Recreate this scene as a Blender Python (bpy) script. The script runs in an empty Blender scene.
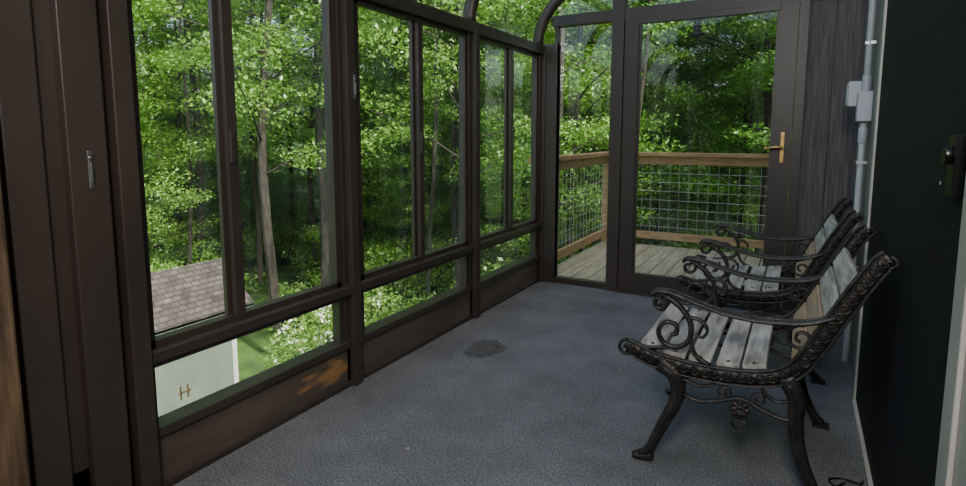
import bpy, math, random
import numpy as np
from mathutils import Vector, Matrix
random.seed(7); rng=np.random.default_rng(7)
S=bpy.context.scene

# ---------------------------------------------------------------- materials
def newmat(name):
    m=bpy.data.materials.new(name); m.use_nodes=True
    nt=m.node_tree; nt.nodes.clear()
    out=nt.nodes.new('ShaderNodeOutputMaterial')
    return m,nt,out
def N(nt,t,**kw):
    n=nt.nodes.new(t)
    for k,v in kw.items():
        if hasattr(n,k): setattr(n,k,v)
        else: n.inputs[k].default_value=v
    return n
def principled(name,c1,c2=None,rough=.5,metal=0,scale=8,stretch=(1,1,1),bump=0,bscale=60,detail=6,spec=.5,contrast=(.35,.65)):
    m,nt,out=newmat(name)
    p=N(nt,'ShaderNodeBsdfPrincipled'); p.inputs['Roughness'].default_value=rough
    p.inputs['Metallic'].default_value=metal; p.inputs['Specular IOR Level'].default_value=spec
    tc=N(nt,'ShaderNodeTexCoord'); mp=N(nt,'ShaderNodeMapping'); mp.inputs['Scale'].default_value=stretch
    nt.links.new(tc.outputs['Object'],mp.inputs['Vector'])
    if c2 is None: c2=tuple(x*.8 for x in c1)
    no=N(nt,'ShaderNodeTexNoise'); no.inputs['Scale'].default_value=scale; no.inputs['Detail'].default_value=detail
    nt.links.new(mp.outputs[0],no.inputs['Vector'])
    r=N(nt,'ShaderNodeValToRGB'); r.color_ramp.elements[0].color=(*c2,1); r.color_ramp.elements[1].color=(*c1,1)
    r.color_ramp.elements[0].position=contrast[0]; r.color_ramp.elements[1].position=contrast[1]
    nt.links.new(no.outputs['Fac'],r.inputs[0]); nt.links.new(r.outputs[0],p.inputs['Base Color'])
    if bump:
        n2=N(nt,'ShaderNodeTexNoise'); n2.inputs['Scale'].default_value=bscale; n2.inputs['Detail'].default_value=4
        nt.links.new(mp.outputs[0],n2.inputs['Vector'])
        b=N(nt,'ShaderNodeBump'); b.inputs['Strength'].default_value=bump; b.inputs['Distance'].default_value=.01
        nt.links.new(n2.outputs['Fac'],b.inputs['Height']); nt.links.new(b.outputs[0],p.inputs['Normal'])
    nt.links.new(p.outputs[0],out.inputs[0])
    return m
M={}
M['bronze']=principled('bronze_aluminium',(.050,.039,.031),(.038,.030,.024),rough=.42,scale=3,bump=.05,bscale=200)
M['knee']=principled('bronze_knee_panel',(.120,.097,.076),(.076,.060,.047),rough=.5,scale=4,stretch=(1,.5,3),bump=.05)
def rust(m):
    # worn, rusty spot near the post of the first bay (object coordinates)
    nt=m.node_tree; p=[n for n in nt.nodes if n.type=='BSDF_PRINCIPLED'][0]; base=p.inputs['Base Color'].links[0].from_socket
    tc=[n for n in nt.nodes if n.type=='TEX_COORD'][0]
    mp=N(nt,'ShaderNodeMapping'); mp.vector_type='POINT'
    mp.inputs['Location'].default_value=(0,-1.80*4.5,-.11*12); mp.inputs['Scale'].default_value=(0,4.5,12)
    nt.links.new(tc.outputs['Object'],mp.inputs[0])
    ln=N(nt,'ShaderNodeVectorMath'); ln.operation='LENGTH'; nt.links.new(mp.outputs[0],ln.inputs[0])
    no=N(nt,'ShaderNodeTexNoise'); no.inputs['Scale'].default_value=16; no.inputs['Detail'].default_value=7
    m2=N(nt,'ShaderNodeMapping'); m2.inputs['Scale'].default_value=(1,.5,1.8); nt.links.new(tc.outputs['Object'],m2.inputs[0]); nt.links.new(m2.outputs[0],no.inputs['Vector'])
    a=N(nt,'ShaderNodeMath'); a.operation='MULTIPLY_ADD'; a.inputs[1].default_value=2.4; nt.links.new(no.outputs[0],a.inputs[0]); nt.links.new(ln.outputs['Value'],a.inputs[2])
    r=N(nt,'ShaderNodeMapRange'); r.inputs[1].default_value=1.90; r.inputs[2].default_value=1.45; r.inputs[3].default_value=0; r.inputs[4].default_value=.9
    nt.links.new(a.outputs[0],r.inputs[0])
    x=N(nt,'ShaderNodeMix'); x.data_type='RGBA'; nt.links.new(r.outputs[0],x.inputs[0]); nt.links.new(base,x.inputs[6]); x.inputs[7].default_value=(.40,.20,.075,1)
    nt.links.new(x.outputs[2],p.inputs['Base Color'])
rust(M['knee'])
M['iron']=principled('cast_iron',(.060,.054,.048),(.028,.025,.023),rough=.38,metal=.5,scale=30,bump=.35,bscale=120)
M['slat']=principled('weathered_wood',(.50,.46,.41),(.20,.18,.16),rough=.8,scale=14,stretch=(3,.35,3),bump=.5,bscale=60)
M['slat_worn']=principled('worn_varnish_wood',(.50,.31,.17),(.26,.20,.15),rough=.75,scale=12,stretch=(3,.3,3),bump=.4)
M['cream']=principled('cream_paint',(.50,.47,.42),(.42,.39,.35),rough=.5,scale=3)
M['beige']=principled('beige_wall',(.22,.205,.19),(.16,.15,.14),rough=.7,scale=4,bump=.2)
M['black']=principled('black_paint',(.010,.011,.013),(.006,.007,.008),rough=.5,scale=5)
M['plate']=principled('black_lock',(.004,.004,.004),rough=.3)
M['conduit']=principled('conduit_pvc',(.42,.44,.46),(.34,.36,.38),rough=.4,scale=6)
M['brass']=principled('brass',(.50,.34,.13),(.34,.23,.09),rough=.35,metal=1)
M['silver']=principled('silver_latch',(.45,.45,.45),rough=.35,metal=.9)
M['deck']=principled('deck_board',(.50,.43,.29),(.32,.27,.18),rough=.8,scale=10,stretch=(4,.4,1),bump=.3)
M['rail']=principled('cedar_rail',(.50,.32,.14),(.32,.19,.09),rough=.7,scale=10,stretch=(.5,3,3),bump=.3)
M['wire']=principled('galvanised_wire',(.50,.50,.48),rough=.4,metal=.6)
M['woodpost']=principled('brown_wood',(.19,.12,.065),(.06,.038,.022),rough=.6,scale=9,stretch=(4,4,.5),bump=.4)
M['shedwall']=principled('shed_siding',(.15,.19,.15),(.12,.155,.125),rough=.8,scale=3)
M['shedtrim']=principled('shed_trim',(.55,.56,.54),(.48,.49,.46),rough=.7)
M['bark']=principled('bark',(.055,.048,.038),(.018,.016,.013),rough=.95,scale=6,stretch=(3,3,.6),bump=.6,bscale=20)
M['ground']=principled('forest_floor',(.085,.19,.03),(.035,.075,.018),rough=1,scale=1.5,bump=1,bscale=8)
M['stain']=principled('carpet_stain',(.055,.052,.048),(.078,.075,.072),rough=.9,scale=20)
M['petal']=principled('white_petals',(.85,.87,.80),(.7,.75,.65),rough=.8)
M['siding']=principled('dark_siding',(.120,.103,.099),(.060,.052,.051),rough=.65,scale=16,stretch=(5,5,.3),bump=.5,bscale=30)
def ribbed():
    m,nt,out=newmat('black_woodgrain_skin')
    p=N(nt,'ShaderNodeBsdfPrincipled'); p.inputs['Roughness'].default_value=.6; p.inputs['Specular IOR Level'].default_value=.18
    tc=N(nt,'ShaderNodeTexCoord'); w=N(nt,'ShaderNodeTexWave'); w.bands_direction='Y'
    w.inputs['Scale'].default_value=22; w.inputs['Distortion'].default_value=6; w.inputs['Detail'].default_value=2; w.inputs['Detail Scale'].default_value=.6
    mp=N(nt,'ShaderNodeMapping'); mp.inputs['Scale'].default_value=(1,1,.25)
    nt.links.new(tc.outputs['Object'],mp.inputs[0]); nt.links.new(mp.outputs[0],w.inputs[0])
    r=N(nt,'ShaderNodeValToRGB'); r.color_ramp.elements[0].color=(.009,.009,.011,1); r.color_ramp.elements[1].color=(.028,.026,.029,1)
    nt.links.new(w.outputs['Fac'],r.inputs[0]); nt.links.new(r.outputs[0],p.inputs['Base Color'])
    b=N(nt,'ShaderNodeBump'); b.inputs['Strength'].default_value=.4; b.inputs['Distance'].default_value=.004
    nt.links.new(w.outputs['Fac'],b.inputs['Height']); nt.links.new(b.outputs[0],p.inputs['Normal']); nt.links.new(p.outputs[0],out.inputs[0])
    return m
M['ribbed']=ribbed()
def carpet():
    m,nt,out=newmat('grey_carpet')
    p=N(nt,'ShaderNodeBsdfPrincipled'); p.inputs['Roughness'].default_value=1; p.inputs['Specular IOR Level'].default_value=.1
    tc=N(nt,'ShaderNodeTexCoord')
    n1=N(nt,'ShaderNodeTexNoise'); n1.inputs['Scale'].default_value=130; n1.inputs['Detail'].default_value=6; n1.inputs['Roughness'].default_value=.7
    n2=N(nt,'ShaderNodeTexNoise'); n2.inputs['Scale'].default_value=2.2; n2.inputs['Detail'].default_value=10; n2.inputs['Roughness'].default_value=.68
    for n in (n1,n2): nt.links.new(tc.outputs['Object'],n.inputs['Vector'])
    r1=N(nt,'ShaderNodeValToRGB'); r1.color_ramp.elements[0].position=.36; r1.color_ramp.elements[1].position=.66
    r1.color_ramp.elements[0].color=(.070,.071,.072,1); r1.color_ramp.elements[1].color=(.262,.263,.266,1)
    r2=N(nt,'ShaderNodeValToRGB'); r2.color_ramp.elements[0].position=.33; r2.color_ramp.elements[1].position=.66
    r2.color_ramp.elements[0].color=(.68,.68,.68,1); r2.color_ramp.elements[1].color=(1.1,1.1,1.1,1)
    nt.links.new(n1.outputs[0],r1.inputs[0]); nt.links.new(n2.outputs[0],r2.inputs[0])
    mx=N(nt,'ShaderNodeMix'); mx.data_type='RGBA'; mx.blend_type='MULTIPLY'; mx.inputs[0].default_value=1
    nt.links.new(r1.outputs[0],mx.inputs[6]); nt.links.new(r2.outputs[0],mx.inputs[7]); nt.links.new(mx.outputs[2],p.inputs['Base Color'])
    b=N(nt,'ShaderNodeBump'); b.inputs['Strength'].default_value=.5; b.inputs['Distance'].default_value=.004
    n3=N(nt,'ShaderNodeTexNoise'); n3.inputs['Scale'].default_value=320; nt.links.new(tc.outputs['Object'],n3.inputs['Vector'])
    nt.links.new(n3.outputs[0],b.inputs['Height']); nt.links.new(b.outputs[0],p.inputs['Normal']); nt.links.new(p.outputs[0],out.inputs[0])
    return m
M['carpet']=carpet()
def glass():
    m,nt,out=newmat('window_glass')
    t=N(nt,'ShaderNodeBsdfTransparent'); t.inputs[0].default_value=(.96,.98,.96,1)
    g=N(nt,'ShaderNodeBsdfGlossy'); g.inputs['Roughness'].default_value=.03; g.inputs[0].default_value=(.9,.95,.95,1)
    f=N(nt,'ShaderNodeLayerWeight'); f.inputs[0].default_value=.5
    pw=N(nt,'ShaderNodeMath'); pw.operation='POWER'; pw.inputs[1].default_value=5
    ma=N(nt,'ShaderNodeMath'); ma.operation='MULTIPLY_ADD'; ma.inputs[1].default_value=.85; ma.inputs[2].default_value=.075; ma.use_clamp=True
    nt.links.new(f.outputs['Facing'],pw.inputs[0]); nt.links.new(pw.outputs[0],ma.inputs[0])
    x=N(nt,'ShaderNodeMixShader'); nt.links.new(ma.outputs[0],x.inputs[0]); nt.links.new(t.outputs[0],x.inputs[1]); nt.links.new(g.outputs[0],x.inputs[2])
    # dusty film; its vertical streaks are put in to stand for pale reflections
    tc=N(nt,'ShaderNodeTexCoord'); mp=N(nt,'ShaderNodeMapping'); mp.inputs['Scale'].default_value=(9,9,.6); nt.links.new(tc.outputs['Object'],mp.inputs[0])
    no=N(nt,'ShaderNodeTexNoise'); no.inputs['Scale'].default_value=1.2; no.inputs['Detail'].default_value=6; nt.links.new(mp.outputs[0],no.inputs[0])
    mr=N(nt,'ShaderNodeMapRange'); mr.inputs[1].default_value=.45; mr.inputs[2].default_value=.75; mr.inputs[3].default_value=.006; mr.inputs[4].default_value=.09; nt.links.new(no.outputs[0],mr.inputs[0])
    d=N(nt,'ShaderNodeBsdfDiffuse'); d.inputs[0].default_value=(.75,.77,.77,1); tl=N(nt,'ShaderNodeBsdfTranslucent'); tl.inputs[0].default_value=(.75,.77,.77,1)
    dd=N(nt,'ShaderNodeMixShader'); dd.inputs[0].default_value=.5; nt.links.new(d.outputs[0],dd.inputs[1]); nt.links.new(tl.outputs[0],dd.inputs[2])
    y=N(nt,'ShaderNodeMixShader'); nt.links.new(mr.outputs[0],y.inputs[0]); nt.links.new(x.outputs[0],y.inputs[1]); nt.links.new(dd.outputs[0],y.inputs[2])
    nt.links.new(y.outputs[0],out.inputs[0]); return m
M['glass']=glass()
def leaf(name,ca,cb):
    m,nt,out=newmat(name)
    gi=N(nt,'ShaderNodeNewGeometry'); oi=N(nt,'ShaderNodeObjectInfo')
    ad=N(nt,'ShaderNodeMath'); ad.operation='MULTIPLY_ADD'; ad.inputs[1].default_value=.55
    ml=N(nt,'ShaderNodeMath'); ml.operation='MULTIPLY'; ml.inputs[1].default_value=.45
    nt.links.new(oi.outputs['Random'],ml.inputs[0]); nt.links.new(gi.outputs['Random Per Island'],ad.inputs[0]); nt.links.new(ml.outputs[0],ad.inputs[2])
    r=N(nt,'ShaderNodeValToRGB'); r.color_ramp.elements[0].color=(*ca,1); r.color_ramp.elements[1].color=(*cb,1)
    nt.links.new(ad.outputs[0],r.inputs[0])
    d=N(nt,'ShaderNodeBsdfDiffuse'); t=N(nt,'ShaderNodeBsdfTranslucent'); g=N(nt,'ShaderNodeBsdfGlossy'); g.inputs['Roughness'].default_value=.45; g.inputs[0].default_value=(.8,.85,.8,1)
    nt.links.new(r.outputs[0],d.inputs[0]); nt.links.new(r.outputs[0],t.inputs[0])
    x=N(nt,'ShaderNodeMixShader'); x.inputs[0].default_value=.45
    nt.links.new(d.outputs[0],x.inputs[1]); nt.links.new(t.outputs[0],x.inputs[2])
    y=N(nt,'ShaderNodeMixShader'); y.inputs[0].default_value=.06
    nt.links.new(x.outputs[0],y.inputs[1]); nt.links.new(g.outputs[0],y.inputs[2]); nt.links.new(y.outputs[0],out.inputs[0])
    return m
M['leaf']=leaf('tree_leaves',(.065,.19,.02),(.29,.54,.075))
M['leaf2']=leaf('shrub_leaves',(.08,.21,.025),(.28,.50,.08))
M['leaf3']=leaf('dark_tree_leaves',(.028,.10,.012),(.17,.39,.04))
def shingles():
    m,nt,out=newmat('asphalt_shingles')
    p=N(nt,'ShaderNodeBsdfPrincipled'); p.inputs['Roughness'].default_value=.95
    tc=N(nt,'ShaderNodeTexCoord'); mp=N(nt,'ShaderNodeMapping'); mp.inputs['Rotation'].default_value=(0,0,math.pi/2)
    b=N(nt,'ShaderNodeTexBrick'); b.inputs['Scale'].default_value=1
    b.inputs['Brick Width'].default_value=.16; b.inputs['Row Height'].default_value=.085; b.inputs['Mortar Size'].default_value=.010
    b.inputs['Color1'].default_value=(.045,.042,.038,1); b.inputs['Color2'].default_value=(.105,.095,.085,1); b.inputs['Mortar'].default_value=(.028,.026,.024,1)
    no=N(nt,'ShaderNodeTexNoise'); no.inputs['Scale'].default_value=3; no.inputs['Detail'].default_value=8
    r=N(nt,'ShaderNodeValToRGB'); r.color_ramp.elements[0].position=.3; r.color_ramp.elements[1].position=.7; r.color_ramp.elements[0].color=(.55,.55,.55,1); r.color_ramp.elements[1].color=(1.2,1.2,1.2,1)
    nt.links.new(tc.outputs['Object'],no.inputs[0]); nt.links.new(no.outputs[0],r.inputs[0])
    mx=N(nt,'ShaderNodeMix'); mx.data_type='RGBA'; mx.blend_type='MULTIPLY'; mx.inputs[0].default_value=1
    nt.links.new(tc.outputs['Object'],mp.inputs[0]); nt.links.new(mp.outputs[0],b.inputs[0]); nt.links.new(b.outputs[0],mx.inputs[6]); nt.links.new(r.outputs[0],mx.inputs[7]); nt.links.new(mx.outputs[2],p.inputs[0]); nt.links.new(p.outputs[0],out.inputs[0])
    return m
M['shingle']=shingles()

# ---------------------------------------------------------------- mesh builder
class MB:
    def __init__(s): s.v=[]; s.f=[]; s.mi=[]; s.mats=[]; s.sm=[]
    def m(s,k):
        if k not in s.mats: s.mats.append(k)
        return s.mats.index(k)
    def box(s,lo,hi,mat):
        o=len(s.v); x0,y0,z0=lo; x1,y1,z1=hi
        s.v+=[(x0,y0,z0),(x1,y0,z0),(x1,y1,z0),(x0,y1,z0),(x0,y0,z1),(x1,y0,z1),(x1,y1,z1),(x0,y1,z1)]
        F=[(0,3,2,1),(4,5,6,7),(0,1,5,4),(1,2,6,5),(2,3,7,6),(3,0,4,7)]
        s.f+=[tuple(a+o for a in f) for f in F]; s.mi+=[s.m(mat)]*6; s.sm+=[False]*6
    def quad(s,pts,mat):
        o=len(s.v); s.v+=[tuple(p) for p in pts]; s.f.append(tuple(range(o,o+len(pts)))); s.mi.append(s.m(mat)); s.sm.append(False)
    def sweep(s,pts,w,t,mat,axis=(0,1,0),seg=8,sq=1.0):
        pts=[Vector(p) for p in pts]; n=len(pts); B=Vector(axis).normalized(); o=len(s.v)
        for i,p in enumerate(pts):
            T=(pts[min(i+1,n-1)]-pts[max(i-1,0)])
            if T.length<1e-9: T=Vector((0,0,1))
            T.normalize(); Nn=B.cross(T)
            if Nn.length<1e-4: Nn=Vector((1,0,0))
            Nn.normalize(); Bb=T.cross(Nn).normalized()
            wi=w[min(i,len(w)-1)] if hasattr(w,'__len__') else w; ti=t[min(i,len(t)-1)] if hasattr(t,'__len__') else t
            for k in range(seg):
                a=2*math.pi*(k+.5)/seg; c,q=math.cos(a),math.sin(a)
                c=math.copysign(abs(c)**sq,c); q=math.copysign(abs(q)**sq,q)
                s.v.append(tuple(p+Nn*(c*wi/2)+Bb*(q*ti/2)))
        mi=s.m(mat)
        for i in range(n-1):
            for k in range(seg):
                a=o+i*seg+k; b=o+i*seg+(k+1)%seg
                s.f.append((a,b,b+seg,a+seg)); s.mi.append(mi); s.sm.append(True)
        s.f.append(tuple(o+k for k in range(seg))[::-1]); s.mi.append(mi); s.sm.append(False)
        s.f.append(tuple(o+(n-1)*seg+k for k in range(seg))); s.mi.append(mi); s.sm.append(False)
    def tube(s,a,b,r,mat,seg=8):
        a=Vector(a);b=Vector(b); d=(b-a).normalized(); ax=(0,1,0) if abs(d.y)<.9 else (1,0,0)
        s.sweep([a,b],2*r,2*r,mat,axis=ax,seg=seg)
    def obb(s,c,ux,uy,uz,mat):
        c=Vector(c);ux=Vector(ux);uy=Vector(uy);uz=Vector(uz); o=len(s.v)
        for sz in(-1,1):
            for sx,sy in((-1,-1),(1,-1),(1,1),(-1,1)): s.v.append(tuple(c+ux*sx+uy*sy+uz*sz))
        F=[(0,3,2,1),(4,5,6,7),(0,1,5,4),(1,2,6,5),(2,3,7,6),(3,0,4,7)]
        s.f+=[tuple(a+o for a in f) for f in F]; s.mi+=[s.m(mat)]*6; s.sm+=[False]*6
    def build(s,name,bevel=0,parent=None,loc=(0,0,0)):
        me=bpy.data.meshes.new(name+'_mesh'); me.from_pydata(s.v,[],s.f)
        for k in s.mats: me.materials.append(M[k])
        me.polygons.foreach_set('material_index',s.mi); me.polygons.foreach_set('use_smooth',s.sm); me.update()
        o=bpy.data.objects.new(name,me); S.collection.objects.link(o); o.location=loc
        if bevel:
            b=o.modifiers.new('bevel','BEVEL'); b.width=bevel; b.segments=2; b.limit_method='ANGLE'
        if parent: o.parent=parent
        return o
def empty(name,loc=(0,0,0)):
    e=bpy.data.objects.new(name,None); S.collection.objects.link(e); e.location=loc; e.empty_display_size=.1; return e
def smooth(pts,n=6):
    P=[Vector(p) for p in pts]; P=[2*P[0]-P[1]]+P+[2*P[-1]-P[-2]]; out=[]
    for i in range(1,len(P)-2):
        for k in range(n):
            t=k/n; a,b,c,d=P[i-1],P[i],P[i+1],P[i+2]
            out.append(.5*((2*b)+(-a+c)*t+(2*a-5*b+4*c-d)*t*t+(-a+3*b-3*c+d)*t**3))
    out.append(P[-2]); return out

# ---------------------------------------------------------------- room dims
XL=-1.83; XR=.30; YE=4.21; YB=-1.6; EAVE=1.86
b=MB(); b.box((XL-.08,YB,-.12),(XR,YE+.06,0),'carpet'); b.build('floor')
b=MB(); pts=[]
for i in range(60):
    a=2*math.pi*i/60; r=1+.10*math.sin(3*a+1)+.07*math.sin(5*a)+.05*math.sin(11*a+2)+.04*math.sin(17*a)
    pts.append((-1.49+.10*r*math.cos(a),2.66+.14*r*math.sin(a),.0025))
b.quad(pts,'stain'); b.build('carpet_stain')
b=MB()
for (lx,ly,ls) in((-1.25,1.62,.012),(-1.45,2.95,.009),(-1.1,2.3,.006),(-.9,1.9,.006),(-.75,2.75,.007),(-1.3,3.3,.007),(-.6,3.3,.006),(-1.0,1.45,.006)):
    b.quad([(lx-ls,ly,.004),(lx,ly-ls*.6,.006),(lx+ls,ly,.003),(lx,ly+ls*.6,.008)],'slat_worn')
b.build('dry_leaf_litter')

# ---- left wall
b=MB()
b.box((XL-.06,YB,0),(XL,YE,.20),'knee')
b.box((XL-.07,.60,0),(XL+.012,YE,.025),'bronze')
b.box((XL-.07,YB,.0),(XL+.00,.985,EAVE),'bronze')
b.box((XL,.80,0),(XL+.035,.905,EAVE),'bronze')
b.box((XL,.925,0),(XL+.05,.985,EAVE),'bronze')
b.box((XL,.66,0),(XL+.02,.75,EAVE),'bronze')
for y0,y1 in((1.915,2.015),(3.06,3.165),(4.145,4.21)):
    b.box((XL-.07,y0,0),(XL+.0,y1,EAVE),'bronze'); b.box((XL,y0+.02,0),(XL+.035,y1-.025,EAVE),'bronze')
b.box((XL-.07,YB,EAVE-.03),(XL+.03,YE,EAVE+.04),'bronze')
b.box((XL-.07,.985,.19),(XL+.015,YE,.225),'bronze')
b.box((XL-.07,.985,.435),(XL+.015,YE,.455),'bronze'); b.box((XL-.07,.985,.455),(XL+.03,YE,.495),'bronze')
b.build('wall_left',bevel=.004)
bays=[(1.0,1.345,1.90),(2.03,2.535,3.045),(3.18,3.655,4.13)]
def pane(b,x,y0,y1,z0,z1): b.quad([(x,y0,z0),(x,y1,z0),(x,y1,z1),(x,y0,z1)],'glass')
for i,(a,m_,c) in enumerate(bays):
    b=MB(); z0,z1=.49,EAVE-.02; fw=.028
    x0,x1=XL-.05,XL-.005
    b.box((x0,a-.02,z0),(x1,a+fw,z1),'bronze'); b.box((x0,c-fw,z0),(x1,c+.02,z1),'bronze')
    b.box((x0,a,z0),(x1,c,z0+.03),'bronze'); b.box((x0,a,z1-.03),(x1,c,z1),'bronze')
    b.box((x0,m_-.025,z0),(x0+.02,m_+.02,z1),'bronze'); b.box((x0+.024,m_-.008,z0),(x1+.004,m_+.032,z1),'bronze')
    b.box((x1+.004,m_-.004,1.1),(x1+.018,m_+.012,1.22),'bronze')
    pane(b,x0+.01,a+fw,m_-.025,z0+.03,z1-.03); pane(b,x0+.032,m_+.032,c-fw,z0+.03,z1-.03)
    b.box((x0,a-.02,.215),(x1,a+.02,.44),'bronze'); b.box((x0,c-.02,.215),(x1,c+.02,.44),'bronze')
    pane(b,x0+.022,a+.02,c-.02,.22,.44)
    b.build('window_%d'%(i+1))
def latch(name,y,z,mat,x=XL+.036):
    b=MB(); b.box((x,y-.006,z-.055),(x+.005,y+.006,z+.055),mat); b.box((x+.005,y-.004,z-.035),(x+.012,y+.004,z+.02),mat)
    b.tube((x+.004,y,z+.035),(x+.010,y,z+.035),.005,mat); b.build(name,bevel=.002)
latch('window_latch',.853,1.10,'silver',x=XL+.036)
latch('window_latch',1.975,1.42,'silver')
b=MB(); b.box((XL+.021,.46,0),(XL+.07,.632,EAVE-.04),'woodpost'); b.build('wood_post',bevel=.008)

# ---- glazed roof (curved eave)
R=.45; cx=XL+R-.03; prof=[]
for k in range(11):
    a=math.radians(70*k/10); prof.append((cx-R*math.cos(a),EAVE+.03+R*math.sin(a)))
sl=math.tan(math.radians(20)); ex,ez=prof[-1]; prof.append((XR,ez+(XR-ex)*sl))
def roofpts(y,off=0): return [(x,y,z+off) for x,z in prof]
b=MB()
for y in (-1.5,-.3,.85,1.965,3.11,4.17):
    b.sweep(roofpts(y),.07,.05,'bronze',axis=(0,1,0),seg=4,sq=.01)
b.box((prof[10][0]-.03,YB,prof[10][1]-.04),(prof[10][0]+.03,YE,prof[10][1]+.01),'bronze')
for k in range(len(prof)-1):
    (xa,za),(xb,zb)=prof[k],prof[k+1]
    b.quad([(xa,YB,za),(xb,YB,zb),(xb,YE,zb),(xa,YE,za)],'glass')
b.build('ceiling')

# ---- end wall
b=MB(); HD=2.06
b.box((XL,YE-.03,0),(-1.70,YE+.05,EAVE+.05),'bronze')
b.box((-1.265,YE-.04,0),(-1.175,YE+.05,HD+.32),'bronze')
b.box((XL,YE-.02,0),(-1.17,YE+.05,.045),'bronze')
b.box((-1.74,YE-.03,HD-.02),(XR,YE+.05,HD+.06),'bronze')
b.box((-.055,YE-.045,0),(.0,YE+.05,HD+.06),'bronze')
b.box((.0,YE-.02,0),(XR+.02,YE+.05,3.05),'siding')
b.box((.14,YE-.022,0),(.147,YE-.02,3.0),'black')
b.box((-1.72,YE-.022,.04),(-1.70,YE+.04,HD),'bronze')
b.quad([(-1.70,YE+.01,.04),(-1.265,YE+.01,.04),(-1.265,YE+.01,HD-.02),(-1.70,YE+.01,HD-.02)],'glass')
gp=[(x,YE+.012,z-.01) for x,z in prof if z>HD+.05]
poly=[(XR-.3,YE+.012,HD+.05)]+[(.0,YE+.012,prof[-1][1]-.11)]+gp[:-1][::-1]+[(gp[0][0],YE+.012,HD+.05)]
b.quad(poly,'glass')
b.build('wall_far',bevel=.003)
# storm door
b=MB(); d0,d1=YE-.03,YE+.01
b.box((-1.17,d0,.03),(-1.068,d1,HD-.02),'bronze'); b.box((-.165,d0,.03),(-.058,d1,HD-.02),'bronze')
b.box((-1.07,d0,.03),(-.16,d1,.16),'bronze'); b.box((-1.07,d0,HD-.06),(-.16,d1,HD-.02),'bronze')
b.box((-1.068,d0+.012,.16),(-1.05,d0+.03,HD-.06),'bronze'); b.box((-.183,d0+.012,.16),(-.165,d0+.03,HD-.06),'bronze')
gy=d0+.02; b.quad([(-1.07,gy,.16),(-.16,gy,.16),(-.16,gy,HD-.06),(-1.07,gy,HD-.06)],'glass')
b.box((-1.17,d0-.02,0),(-.055,d1+.03,.028),'bronze')
b.box((-.120,d0-.006,1.02),(-.098,d0,1.22),'brass')
b.tube((-.107,d0-.006,1.12),(-.107,d0-.05,1.12),.010,'brass')
b.sweep(smooth([(-.107,d0-.05,1.12),(-.15,d0-.055,1.122),(-.20,d0-.05,1.112),(-.215,d0-.048,1.118)],4),.018,.012,'brass')
b.tube((-.107,d0-.006,1.19),(-.107,d0-.02,1.19),.009,'brass')
b.build('door_1',bevel=.002)

# ---- right wall (house)
b=MB()
b.box((XR,YB,-4),(XR+3.5,YE+3.0,6.0),'beige')  # unseen upper height and depth sized to block the sun from the room
b.build('wall_right')
b=MB(); b.box((XR-.018,2.92,0),(XR,3.10,2.3),'cream'); b.box((XR-.03,2.92,0),(XR-.018,2.95,2.3),'cream'); b.build('trim_1',bevel=.003)
b=MB(); b.box((XR-.025,.85,0),(XR,1.33,2.4),'cream'); b.box((XR-.035,1.25,0),(XR-.025,1.33,2.4),'cream'); b.build('trim_2',bevel=.004)
b=MB(); b.box((XR-.022,1.332,.02),(XR,2.918,2.2),'ribbed')
b.box((XR-.04,1.395,1.08),(XR-.022,1.455,1.20),'plate'); b.tube((XR-.04,1.425,1.16),(XR-.052,1.425,1.16),.018,'plate',12); b.tube((XR-.052,1.425,1.105),(XR-.055,1.425,1.105),.005,'silver')
b.build('door_2',bevel=.003)
b=MB(); b.box((XR-.035,1.332,0),(XR,2.918,.018),'cream'); b.build('baseboard_right')
b=MB()
xc=XR-.03; XW=XR-.001
b.tube((xc,3.46,0),(xc,3.46,1.26),.016,'conduit',10); b.tube((xc,3.46,1.40),(xc,3.46,2.8),.016,'conduit',10)
b.box((XR-.10,3.54,1.35),(XW,3.66,1.48),'conduit'); b.box((XR-.106,3.55,1.36),(XR-.10,3.65,1.47),'conduit')
b.box((XR-.065,3.42,1.27),(XW,3.50,1.42),'conduit'); b.tube((xc,3.50,1.38),(xc,3.55,1.38),.014,'conduit')
for z in (.5,1.05,1.65,1.95): b.box((XR-.052,3.445,z),(XW,3.475,z+.02),'silver')
b.tube((xc,3.46,1.42),(xc,3.46,1.50),.021,'conduit',10); b.tube((xc,3.46,1.16),(xc,3.46,1.24),.021,'conduit',10)
b.build('electrical_conduit',bevel=.003)
b=MB(); b.box((XL-.08,YB-.1,0),(XR,YB,3.0),'siding'); b.build('wall_near')
b=MB(); b.sweep(smooth([(.20,2.20,.004),(.17,2.16,.004),(.15,2.19,.004),(.19,2.22,.004),(.24,2.20,.012),(.255,2.24,.004)],5),.007,.007,'plate',axis=(0,0,1),seg=6); b.build('loose_cable')

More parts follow.
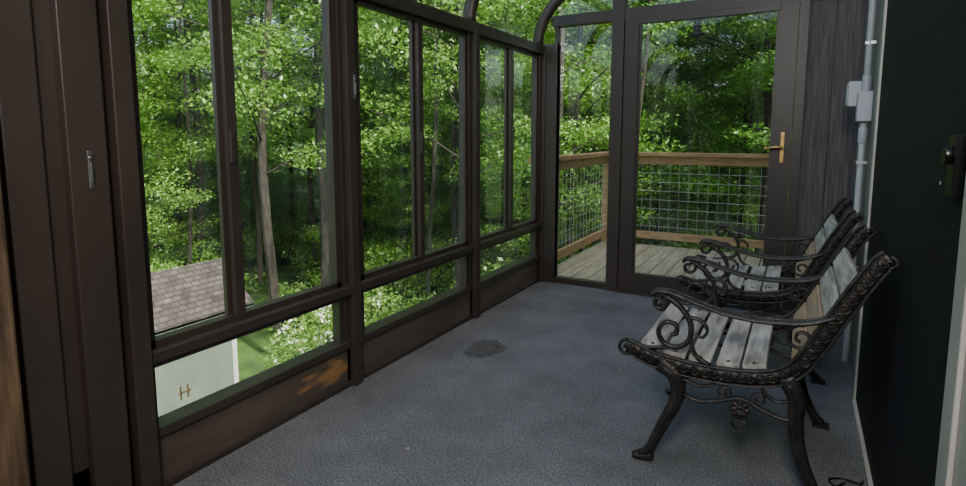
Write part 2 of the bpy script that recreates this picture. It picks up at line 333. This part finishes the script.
# ---------------------------------------------------------------- garden chair
def P2(y,L): return [(x,y,z) for x,z in L]
def spiral(cx_,cz_,r0,r1,a0,turns,n=26):
    out=[]
    for i in range(n+1):
        t=i/n; a=a0+turns*2*math.pi*t; r=r0+(r1-r0)*t
        out.append((cx_+r*math.cos(a),cz_+r*math.sin(a)))
    return out
BAND=[(-.520,.425),(-.485,.418),(-.43,.398),(-.33,.385),(-.23,.382),(-.12,.39),(-.03,.412),(.03,.455),(.075,.53),(.115,.61),(.155,.69),(.195,.765),(.228,.82),(.248,.838)]
W=.60
def garden_chair(y0,name):
    root=empty(name,(0,y0,0))
    def casting(y,nm):
        b=MB(); th=.026
        c=smooth([(x,0,z) for x,z in BAND],8); 
        n=len(c)
        def off(d):
            o=[]
            for i,p in enumerate(c):
                T=(c[min(i+1,n-1)]-c[max(i-1,0)]).normalized(); o.append((p.x-T.z*d, y, p.z+T.x*d))
            return o
        b.sweep(off(.026),.010,th,'iron'); b.sweep(off(-.026),.010,th,'iron')
        b.sweep(off(0),.050,.008,'iron',seg=4,sq=.3)
        L=0; nxt=.02
        for i in range(1,n):
            d=(c[i]-c[i-1]).length; L+=d
            if L>=nxt:
                nxt+=.036; p=c[i]; ring=[(p.x+.014*math.cos(a),y,p.z+.014*math.sin(a)) for a in [2*math.pi*k/12 for k in range(13)]]
                b.sweep(ring,.006,th*.9,'iron',seg=6)
                b.tube((p.x,y-.011,p.z),(p.x,y+.011,p.z),.005,'iron',6)
        b.sweep(P2(y,spiral(-.520,.418,.032,.008,math.pi*.5,1.2)),.012,th,'iron')
        b.sweep(P2(y,spiral(.248,.824,.020,.006,math.pi*.5,-1.1)),.012,th,'iron')
        fl=smooth(P2(y,[(-.40,.385),(-.35,.355),(-.332,.30),(-.345,.24),(-.375,.17),(-.405,.10),(-.425,.05),(-.455,.018)]),6)
        m_=len(fl); b.sweep(fl,[.064-.026*min(1,i/m_*1.3) if i<m_*.9 else .038 for i in range(m_)],.034,'iron')
        b.sweep([(p[0]-.002,y-.016,p[2]) for p in fl[2:-4]],.010,.010,'iron')
        b.sweep(smooth(P2(y,[(-.415,.03),(-.445,.018),(-.485,.014)]),4),[.034]*4+[.028]*4+[.020],.040,'iron')
        rl=smooth(P2(y,[(.0,.42),(.03,.36),(.035,.28),(.045,.20),(.07,.12),(.105,.05),(.135,.016)]),6)
        m_=len(rl); b.sweep(rl,[.062-.026*min(1,i/m_*1.3) for i in range(m_)],.034,'iron')
        b.sweep([(p[0]-.002,y-.016,p[2]) for p in rl[2:-4]],.010,.010,'iron')
        b.box((.105,y-.018,0),(.165,y+.018,.018),'iron')
        b.sweep(P2(y,spiral(-.408,.612,.010,.036,-math.pi*1.7,1.2)),.014,.036,'iron')
        a2=smooth(P2(y,[(-.435,.635),(-.41,.650),(-.36,.648),(-.28,.625),(-.19,.603),(-.10,.595),(-.01,.600),(.06,.612),(.125,.640)]),6)
        b.sweep(a2,.018,[.034+.02*math.sin(math.pi*i/(len(a2)-1)) for i in range(len(a2))],'iron')
        b.sweep([(p[0],p[1],p[2]+.010) for p in a2],.006,.014,'iron')
        sp=smooth(P2(y,[(-.40,.642),(-.335,.60),(-.300,.545),(-.305,.485),(-.345,.455),(-.39,.465),(-.408,.505),(-.385,.54),(-.35,.535),(-.345,.505),(-.365,.497)]),6)
        m_=len(sp); b.sweep(sp,[.022-.008*i/m_ for i in range(m_)],.022,'iron')
        b.sweep(smooth(P2(y,[(-.30,.50),(-.28,.44),(-.23,.41)]),5),.014,.02,'iron')
        b.sweep(smooth(P2(y,[(-.345,.455),(-.42,.44),(-.47,.43)]),5),.012,.02,'iron')
        b.sweep(smooth(P2(y,[(-.315,.57),(-.27,.565),(-.245,.535),(-.26,.505),(-.285,.515)]),5),[.014]*10+[.010]*11,.018,'iron')
        b.sweep(P2(y,spiral(.035,.555,.045,.010,math.pi*.45,1.5)),.011,.02,'iron')
        st=smooth(P2(y,[(-.335,.30),(-.27,.275),(-.20,.29),(-.13,.315),(-.06,.29),(.0,.275),(.04,.29)]),6)
        b.sweep(st,.014,.020,'iron')
        b.sweep(smooth(P2(y,[(-.32,.345),(-.26,.33),(-.21,.35),(-.19,.375)]),5),.012,.018,'iron')
        b.sweep(smooth(P2(y,[(.02,.345),(-.02,.33),(-.06,.35),(-.07,.38)]),5),.012,.018,'iron')
        for k in range(8):
            a=2*math.pi*k/8; q=(-.13+.034*math.cos(a),.275+.040*math.sin(a))
            b.sweep([(-.13,y,.275),(-.13+.02*math.cos(a),y,.275+.022*math.sin(a)),(q[0],y,q[1])],[.008,.024,.004],.016,'iron',seg=6)
        b.sweep([(-.13+.013*math.cos(a),y,.275+.013*math.sin(a)) for a in [2*math.pi*k/12 for k in range(13)]],.006,.026,'iron',seg=6)
        b.sweep(P2(y,spiral(-.185,.325,.024,.006,0,1.2)),.008,.016,'iron',seg=6)
        b.sweep(P2(y,spiral(-.075,.325,.024,.006,math.pi,-1.2)),.008,.016,'iron',seg=6)
        b.sweep(smooth(P2(y,[(-.13,.24),(-.155,.225),(-.13,.20),(-.105,.225),(-.13,.24)]),4),.008,.016,'iron',seg=6)
        b.build(nm,parent=root)
    casting(0,'side_casting_1'); casting(W,'side_casting_2')
    c=smooth([(x,0,z) for x,z in BAND],16); L=[0]
    for i in range(1,len(c)): L.append(L[-1]+(c[i]-c[i-1]).length)
    def at(s):
        for i in range(1,len(c)):
            if L[i]>=s:
                T=(c[i]-c[i-1]).normalized(); return c[i],T
        return c[-1],(c[-1]-c[-2]).normalized()
    b=MB(); k=0
    for s in (.075,.165,.255,.345,.435):
        p,T=at(s); Nn=Vector((-T.z,0,T.x)); q=p+Nn*.030
        b.obb((q.x,W/2,q.z),T*.037,(0,W/2-.012,0),Nn*.011,'slat')
    b.build('seat_slats',bevel=.004,parent=root)
    b=MB()
    for j,s in enumerate((.60,.69,.78,.87)):
        p,T=at(s); Nn=Vector((-T.z,0,T.x)); q=p+Nn*.012
        b.obb((q.x,W/2,q.z),T*.038,(0,W/2-.012,0),Nn*.010,'slat_worn' if j in(0,1) else 'slat')
    b.build('back_slats',bevel=.004,parent=root)
    b=MB(); b.tube((-.20,0,.355),(-.20,W,.355),.007,'iron'); b.tube((.03,0,.30),(.03,W,.30),.007,'iron')
    for s in (.075,.165,.255,.345,.435):
        p,T=at(s); Nn=Vector((-T.z,0,T.x))
        for yy in(.03,W-.03):
            q=p+Nn*.04; b.tube(q+Vector((0,yy,0)),q+Nn*.004+Vector((0,yy,0)),.006,'iron')
    b.build('rods_and_bolts',parent=root)
garden_chair(2.0,'garden_chair'); garden_chair(3.08,'garden_chair.001')

# ---------------------------------------------------------------- deck
DY=6.42; DX0=-1.99; DX1=XR-.02
b=MB(); y=DX0
while y<DX1:
    b.box((y,YE+.08,-.08),(min(y+.135,DX1),DY,-.045),'deck'); y+=.142
b.box((DX0,YE+.08,-.25),(DX0+.04,DY,-.08),'deck'); b.box((DX0,DY-.04,-.25),(DX1,DY,-.08),'deck')
for px,py in((DX0+.06,DY-.1),(DX0+.06,YE+.2),(DX1-.1,DY-.1)):
    b.box((px-.05,py-.05,-4.2),(px+.05,py+.05,-.08),'rail')
b.build('deck_floor',bevel=.003)
b=MB(); RZ=1.0
def post(x,y): b.box((x-.045,y-.045,-.045),(x+.045,y+.045,RZ-.03),'rail')
post(DX0+.05,DY-.05); post(DX1-.05,DY-.05)
b.box((DX0-.03,DY-.13,RZ-.03),(DX1,DY+.03,RZ+.01),'rail'); b.box((DX0-.01,YE+.08,RZ-.03),(DX0+.12,DY-.13,RZ+.01),'rail')
b.box((DX0+.09,DY-.075,RZ-.12),(DX1-.09,DY-.035,RZ-.03),'rail'); b.box((DX0+.03,YE+.08,RZ-.12),(DX0+.07,DY-.09,RZ-.03),'rail')
b.box((DX0+.09,DY-.075,.04),(DX1-.09,DY-.035,.12),'rail'); b.box((DX0+.03,YE+.08,.04),(DX0+.07,DY-.09,.12),'rail')
x=DX0+.15
while x<DX1-.1: b.box((x,DY-.058,.10),(x+.005,DY-.053,RZ-.1),'wire'); x+=.10
z=.18
while z<RZ-.12:
    b.box((DX0+.09,DY-.06,z),(DX1-.09,DY-.055,z+.005),'wire'); b.box((DX0+.048,YE+.08,z),(DX0+.053,DY-.09,z+.005),'wire'); z+=.10
y=YE+.15
while y<DY-.1: b.box((DX0+.048,y,.10),(DX0+.053,y+.005,RZ-.1),'wire'); y+=.10
b.build('deck_railing',bevel=.003)
b=MB(); hx,hy,hz=-.80,5.0,2.06  # invented hanging form beyond the door, near the top of its glass
b.tube((hx,hy,hz+.14),(hx,hy,hz+1.0),.003,'wire')
def lathe(b,c,prof_,mat,seg=14):
    o=len(b.v)
    for r,z in prof_:
        for k in range(seg):
            a=2*math.pi*k/seg; b.v.append((c[0]+r*math.cos(a),c[1]+r*math.sin(a),c[2]+z))
    mi=b.m(mat)
    for i in range(len(prof_)-1):
        for k in range(seg):
            a=o+i*seg+k; d=o+i*seg+(k+1)%seg; b.f.append((a,d,d+seg,a+seg)); b.mi.append(mi); b.sm.append(True)
lathe(b,(hx,hy,hz),[(.001,.14),(.02,.13),(.07,.09),(.075,.08),(.03,.08),(.03,-.02),(.07,-.03),(.07,-.05),(.02,-.06),(.001,-.075)],'iron')
b.build('hanging_form')

# ---------------------------------------------------------------- shed
GZ=-4.1
b=MB(); ex_,rx=-9.0,-9.9; ez_,rz=-1.98,-1.22; y0,y1=3.0,6.95
def slabq(xa,za,xb,zb,ya,yb,t,mat):
    o=len(b.v)
    for (x,z) in((xa,za),(xb,zb),(xb,zb-t),(xa,za-t)):
        b.v+= [(x,ya,z),(x,yb,z)]
    F=[(0,2,3,1),(2,4,5,3),(4,6,7,5),(6,0,1,7),(0,6,4,2),(1,3,5,7)]
    b.f+=[tuple(a+o for a in f) for f in F]; b.mi+=[b.m(mat)]*6; b.sm+=[False]*6
slabq(ex_,ez_,rx,rz,y0,y1,.07,'shingle'); slabq(rx,rz,2*rx-ex_,ez_,y0,y1,.07,'shingle')
wx0,wx1,wy0,wy1=-10.62,-9.16,3.15,6.62
b.box((wx0,wy0,GZ-.3),(wx1,wy1,ez_+.02),'shedwall')
b.quad([(wx1,wy1,ez_),(rx,wy1,rz-.08),(wx0,wy1,ez_)],'shedwall'); b.quad([(wx0,wy0,ez_),(rx,wy0,rz-.08),(wx1,wy0,ez_)],'shedwall')
b.box((wx1-.02,wy1-.07,GZ),(wx1+.02,wy1+.02,ez_-.02),'shedtrim')
b.box((ex_-.03,y0,ez_-.12),(ex_,y1,ez_-.02),'shedwall')
for k in range(12):
    yy=3.4+k*.28
    if yy<wy1-.1: b.box((wx1,yy,GZ),(wx1+.006,yy+.012,ez_-.02),'shedwall')
b.box((wx1,4.55,GZ+.1),(wx1+.03,5.70,ez_-.2),'shedwall')
b.box((wx1+.03,5.44,-3.25),(wx1+.05,5.66,-3.225),'woodpost')
b.box((wx1+.03,5.47,-3.36),(wx1+.05,5.49,-3.12),'brass'); b.box((wx1+.03,5.60,-3.36),(wx1+.05,5.62,-3.12),'brass')
b.build('garden_shed',bevel=.004)

# ---------------------------------------------------------------- terrain
def terr(x,y):
    r=math.hypot(x,y); h=GZ+.25*math.sin(x*.35)*math.cos(y*.3)
    if r>28: h+=min(7,(r-28)*.18)
    return h
n=60; vs=[];fs=[]
for i in range(n+1):
    for j in range(n+1):
        x=-75+100*i/n; y=-20+100*j/n; vs.append((x,y,terr(x,y)))
for i in range(n):
    for j in range(n):
        a=i*(n+1)+j; fs.append((a,a+n+1,a+n+2,a+1))
me=bpy.data.meshes.new('ground'); me.from_pydata(vs,[],fs); me.materials.append(M['ground']); me.update()
g=bpy.data.objects.new('ground',me); S.collection.objects.link(g)

# ---------------------------------------------------------------- vegetation
def leaf_arrays(centers,per,spread,size):
    C=np.repeat(np.array(centers),per,axis=0); n=len(C)
    d=rng.normal(size=(n,3)); d/=np.linalg.norm(d,axis=1)[:,None]; d*=(rng.random(n)**.45)[:,None]
    P=C+d*np.array(spread)
    nr=rng.normal(size=(n,3))*.6+np.array([0,0,.8]); nr/=np.linalg.norm(nr,axis=1)[:,None]
    t=rng.normal(size=(n,3)); t-= (t*nr).sum(1)[:,None]*nr; t/=np.linalg.norm(t,axis=1)[:,None]
    bt=np.cross(nr,t); s=size*(.6+.8*rng.random(n))[:,None]
    V=np.stack([P-t*s*.6,P-bt*s*.32,P+t*s*.6,P+bt*s*.32],axis=1).reshape(-1,3)
    return V
def plant_mesh(name,stems,centers,per,spread,size,leafmat,flowers=None):
    b=MB()
    for pts,r0,r1 in stems:
        m_=len(pts); b.sweep(pts,[2*(r0+(r1-r0)*i/(m_-1)) for i in range(m_)],[2*(r0+(r1-r0)*i/(m_-1)) for i in range(m_)],'bark',axis=(.3,1,.05),seg=7)
    nv=len(b.v); V=leaf_arrays(centers,per,spread,size); k=len(V)//4
    verts=b.v+[tuple(v) for v in V.tolist()]
    faces=b.f+[(nv+4*i,nv+4*i+1,nv+4*i+2,nv+4*i+3) for i in range(k)]
    mi=[0]*len(b.f)+[1]*k
    mats=[M['bark'],M[leafmat]]
    if flowers:
        V2=leaf_arrays(flowers,8,(.12,.12,.08),.06); n2=len(verts); k2=len(V2)//4
        verts+= [tuple(v) for v in V2.tolist()]; faces+=[(n2+4*i,n2+4*i+1,n2+4*i+2,n2+4*i+3) for i in range(k2)]; mi+=[2]*k2; mats.append(M['petal'])
    me=bpy.data.meshes.new(name); me.from_pydata(verts,[],faces)
    for m_ in mats: me.materials.append(m_)
    me.polygons.foreach_set('material_index',mi); me.update(); return me
def tree_mesh(i,H,r,low,nb,per,size,sp=(.62,.62,.26),lm='leaf'):
    stems=[]; cen=[]
    lean=random.uniform(-.6,.6); l2=random.uniform(-.5,.5)
    def tp(z): return Vector((lean*(z/H)**1.5+.08*math.sin(z*.8+i),l2*(z/H)**1.5+.08*math.cos(z*.7),z))
    stems.append(([tp(z) for z in np.linspace(-.4,H*.97,14)],r,r*.25))
    for k in range(nb):
        z=low+(H-low)*(k/nb)**1.0; a=k*2.4+random.uniform(-.5,.5); ln=(1.2+random.random()*1.8)*(1.15-.6*(z/H))
        p=tp(z); q=p+Vector((math.cos(a)*ln,math.sin(a)*ln,ln*random.uniform(.15,.6)))
        mid=(p+q)/2+Vector((0,0,.12)); stems.append(([p,mid,q],r*.2,.01))
        for t in (.45,.75,1.0,1.15):
            c=p+(q-p)*t+Vector((random.uniform(-.5,.5),random.uniform(-.5,.5),random.uniform(-.2,.3))); cen.append(tuple(c))
    return plant_mesh('tree_mesh_%d'%i,stems,cen,per,sp,size,lm)
trees=[tree_mesh(i,random.uniform(14,18),random.uniform(.08,.13),random.uniform(3.5,6),32,240,.068,(.74,.74,.24)) for i in range(4)]
dark=[tree_mesh(20+i,random.uniform(14,17),random.uniform(.10,.15),random.uniform(3.0,4.5),36,250,.070,(.76,.76,.24),'leaf3') for i in range(3)]
poles=[tree_mesh(30+i,random.uniform(16,19),random.uniform(.06,.10),10.0,12,150,.070,(.8,.8,.25),'leaf') for i in range(3)]
sap=[tree_mesh(10+i,random.uniform(6,8.5),.03,.8,24,210,.062,(.64,.64,.22)) for i in range(3)]
def shrub_mesh(i,fl=False):
    stems=[];cen=[];flw=[]
    for k in range(9):
        a=k*.7; q=Vector((math.cos(a)*.6,math.sin(a)*.6,.7+random.random()*.5)); stems.append(([Vector((0,0,-.2)),q*.5+Vector((0,0,.1)),q],.02,.008))
        for t in(.6,1.0): c=q*t+Vector((random.uniform(-.2,.2),random.uniform(-.2,.2),0)); cen.append(tuple(c)); 
        if fl:
            for _ in range(3): flw.append((q.x+random.uniform(-.25,.25),q.y+random.uniform(-.25,.25),q.z+random.uniform(-.05,.35)))
    return plant_mesh('shrub_mesh_%d'%i,stems,cen,150,(.42,.42,.3),.062,'leaf2',flw or None)
shr=[shrub_mesh(0),shrub_mesh(1)]; fsh=shrub_mesh(5,True)
def place(name,me,x,y,s,z=None):
    o=bpy.data.objects.new(name,me); S.collection.objects.link(o); o.location=(x,y,terr(x,y) if z is None else z)
    o.rotation_euler=(0,0,random.uniform(0,6.28)); o.scale=(s,s,s*random.uniform(.9,1.1)); return o
FL=[(-8.0,7.7),(-8.9,9.2)]
def ok(x,y,rad):
    if -12.2<x<-8.0 and 1.5<y<8.5: return False
    if any((x-a)**2+(y-c)**2<1.7**2 for a,c in FL): return False
    az=math.degrees(math.atan2(-x,y)); r=math.hypot(x,y)
    if 45<az<70 and r<13.5: return False
    if x>DX0-rad and y<DY+rad: return False
    if x>XL-rad: 
        if y<DY+rad: return False
    return True
pl=[]
def scatter(name,meshes,count,rmin,rmax,smin,smax,mind,rad,azr=(-12,84),key=None):
    c=0;tries=0; key=key or name
    while c<count and tries<count*60:
        tries+=1
        az=math.radians(random.uniform(*azr)); r=rmin+(rmax-rmin)*random.random()**.8
        x,y=-math.sin(az)*r,math.cos(az)*r
        if not ok(x,y,rad): continue
        if any((x-a)**2+(y-d)**2<mind**2 for a,d,nm in pl if nm==key): continue
        pl.append((x,y,key)); place(name,random.choice(meshes),x,y,random.uniform(smin,smax)); c+=1
scatter('tree',trees,66,11.5,37,.85,1.2,2.0,2.8,azr=(20,84))
scatter('tree',dark,34,11,32,.85,1.2,2.0,2.8,azr=(-12,26))
scatter('tree',poles,45,11,32,.8,1.15,1.5,2.0,key='pole')
scatter('sapling',sap,80,13,36,.75,1.15,1.4,2.5)
scatter('shrub',shr,170,9,32,.8,1.7,.9,1.3)
for a,c in FL: place('flowering_shrub',fsh,a,c,1.25)

# ---------------------------------------------------------------- light
w=bpy.data.worlds.new('sky'); S.world=w; w.use_nodes=True; nt=w.node_tree; nt.nodes.clear()
o=nt.nodes.new('ShaderNodeOutputWorld'); bg=nt.nodes.new('ShaderNodeBackground'); sk=nt.nodes.new('ShaderNodeTexSky')
sk.sky_type='NISHITA'; sk.sun_disc=False; sk.sun_elevation=math.radians(52); sk.sun_rotation=math.radians(110); sk.air_density=1.0; sk.dust_density=5; sk.ozone_density=.6
bg.inputs[1].default_value=.50
nt.links.new(sk.outputs[0],bg.inputs[0]); nt.links.new(bg.outputs[0],o.inputs[0])
sd=bpy.data.lights.new('sun','SUN'); sd.energy=9; sd.angle=math.radians(2); sd.color=(1,.95,.86)
so=bpy.data.objects.new('sun',sd); S.collection.objects.link(so)
so.rotation_euler=Vector((-.66,.26,-.70)).to_track_quat('-Z','Y').to_euler(); so.location=(5,0,12)
# photographer's bounced flash, above and behind the tripod
fd=bpy.data.lights.new('flash','AREA'); fd.shape='RECTANGLE'; fd.size=.45; fd.size_y=.6; fd.energy=52; fd.color=(1,.95,.89)
fo=bpy.data.objects.new('flash',fd); S.collection.objects.link(fo); fo.location=(.02,-.5,2.2)
fo.rotation_euler=Vector((-.32,1,-.42)).to_track_quat('-Z','Y').to_euler()

# ---------------------------------------------------------------- camera
cd=bpy.data.cameras.new('camera'); cd.sensor_width=36; cd.lens=560/966*36; cd.shift_y=-43/966; cd.clip_start=.02; cd.clip_end=400
co=bpy.data.objects.new('camera',cd); S.collection.objects.link(co); co.location=(0,0,1.2)
co.rotation_euler=(math.radians(90-6.6),0,math.radians(29.5)); S.camera=co
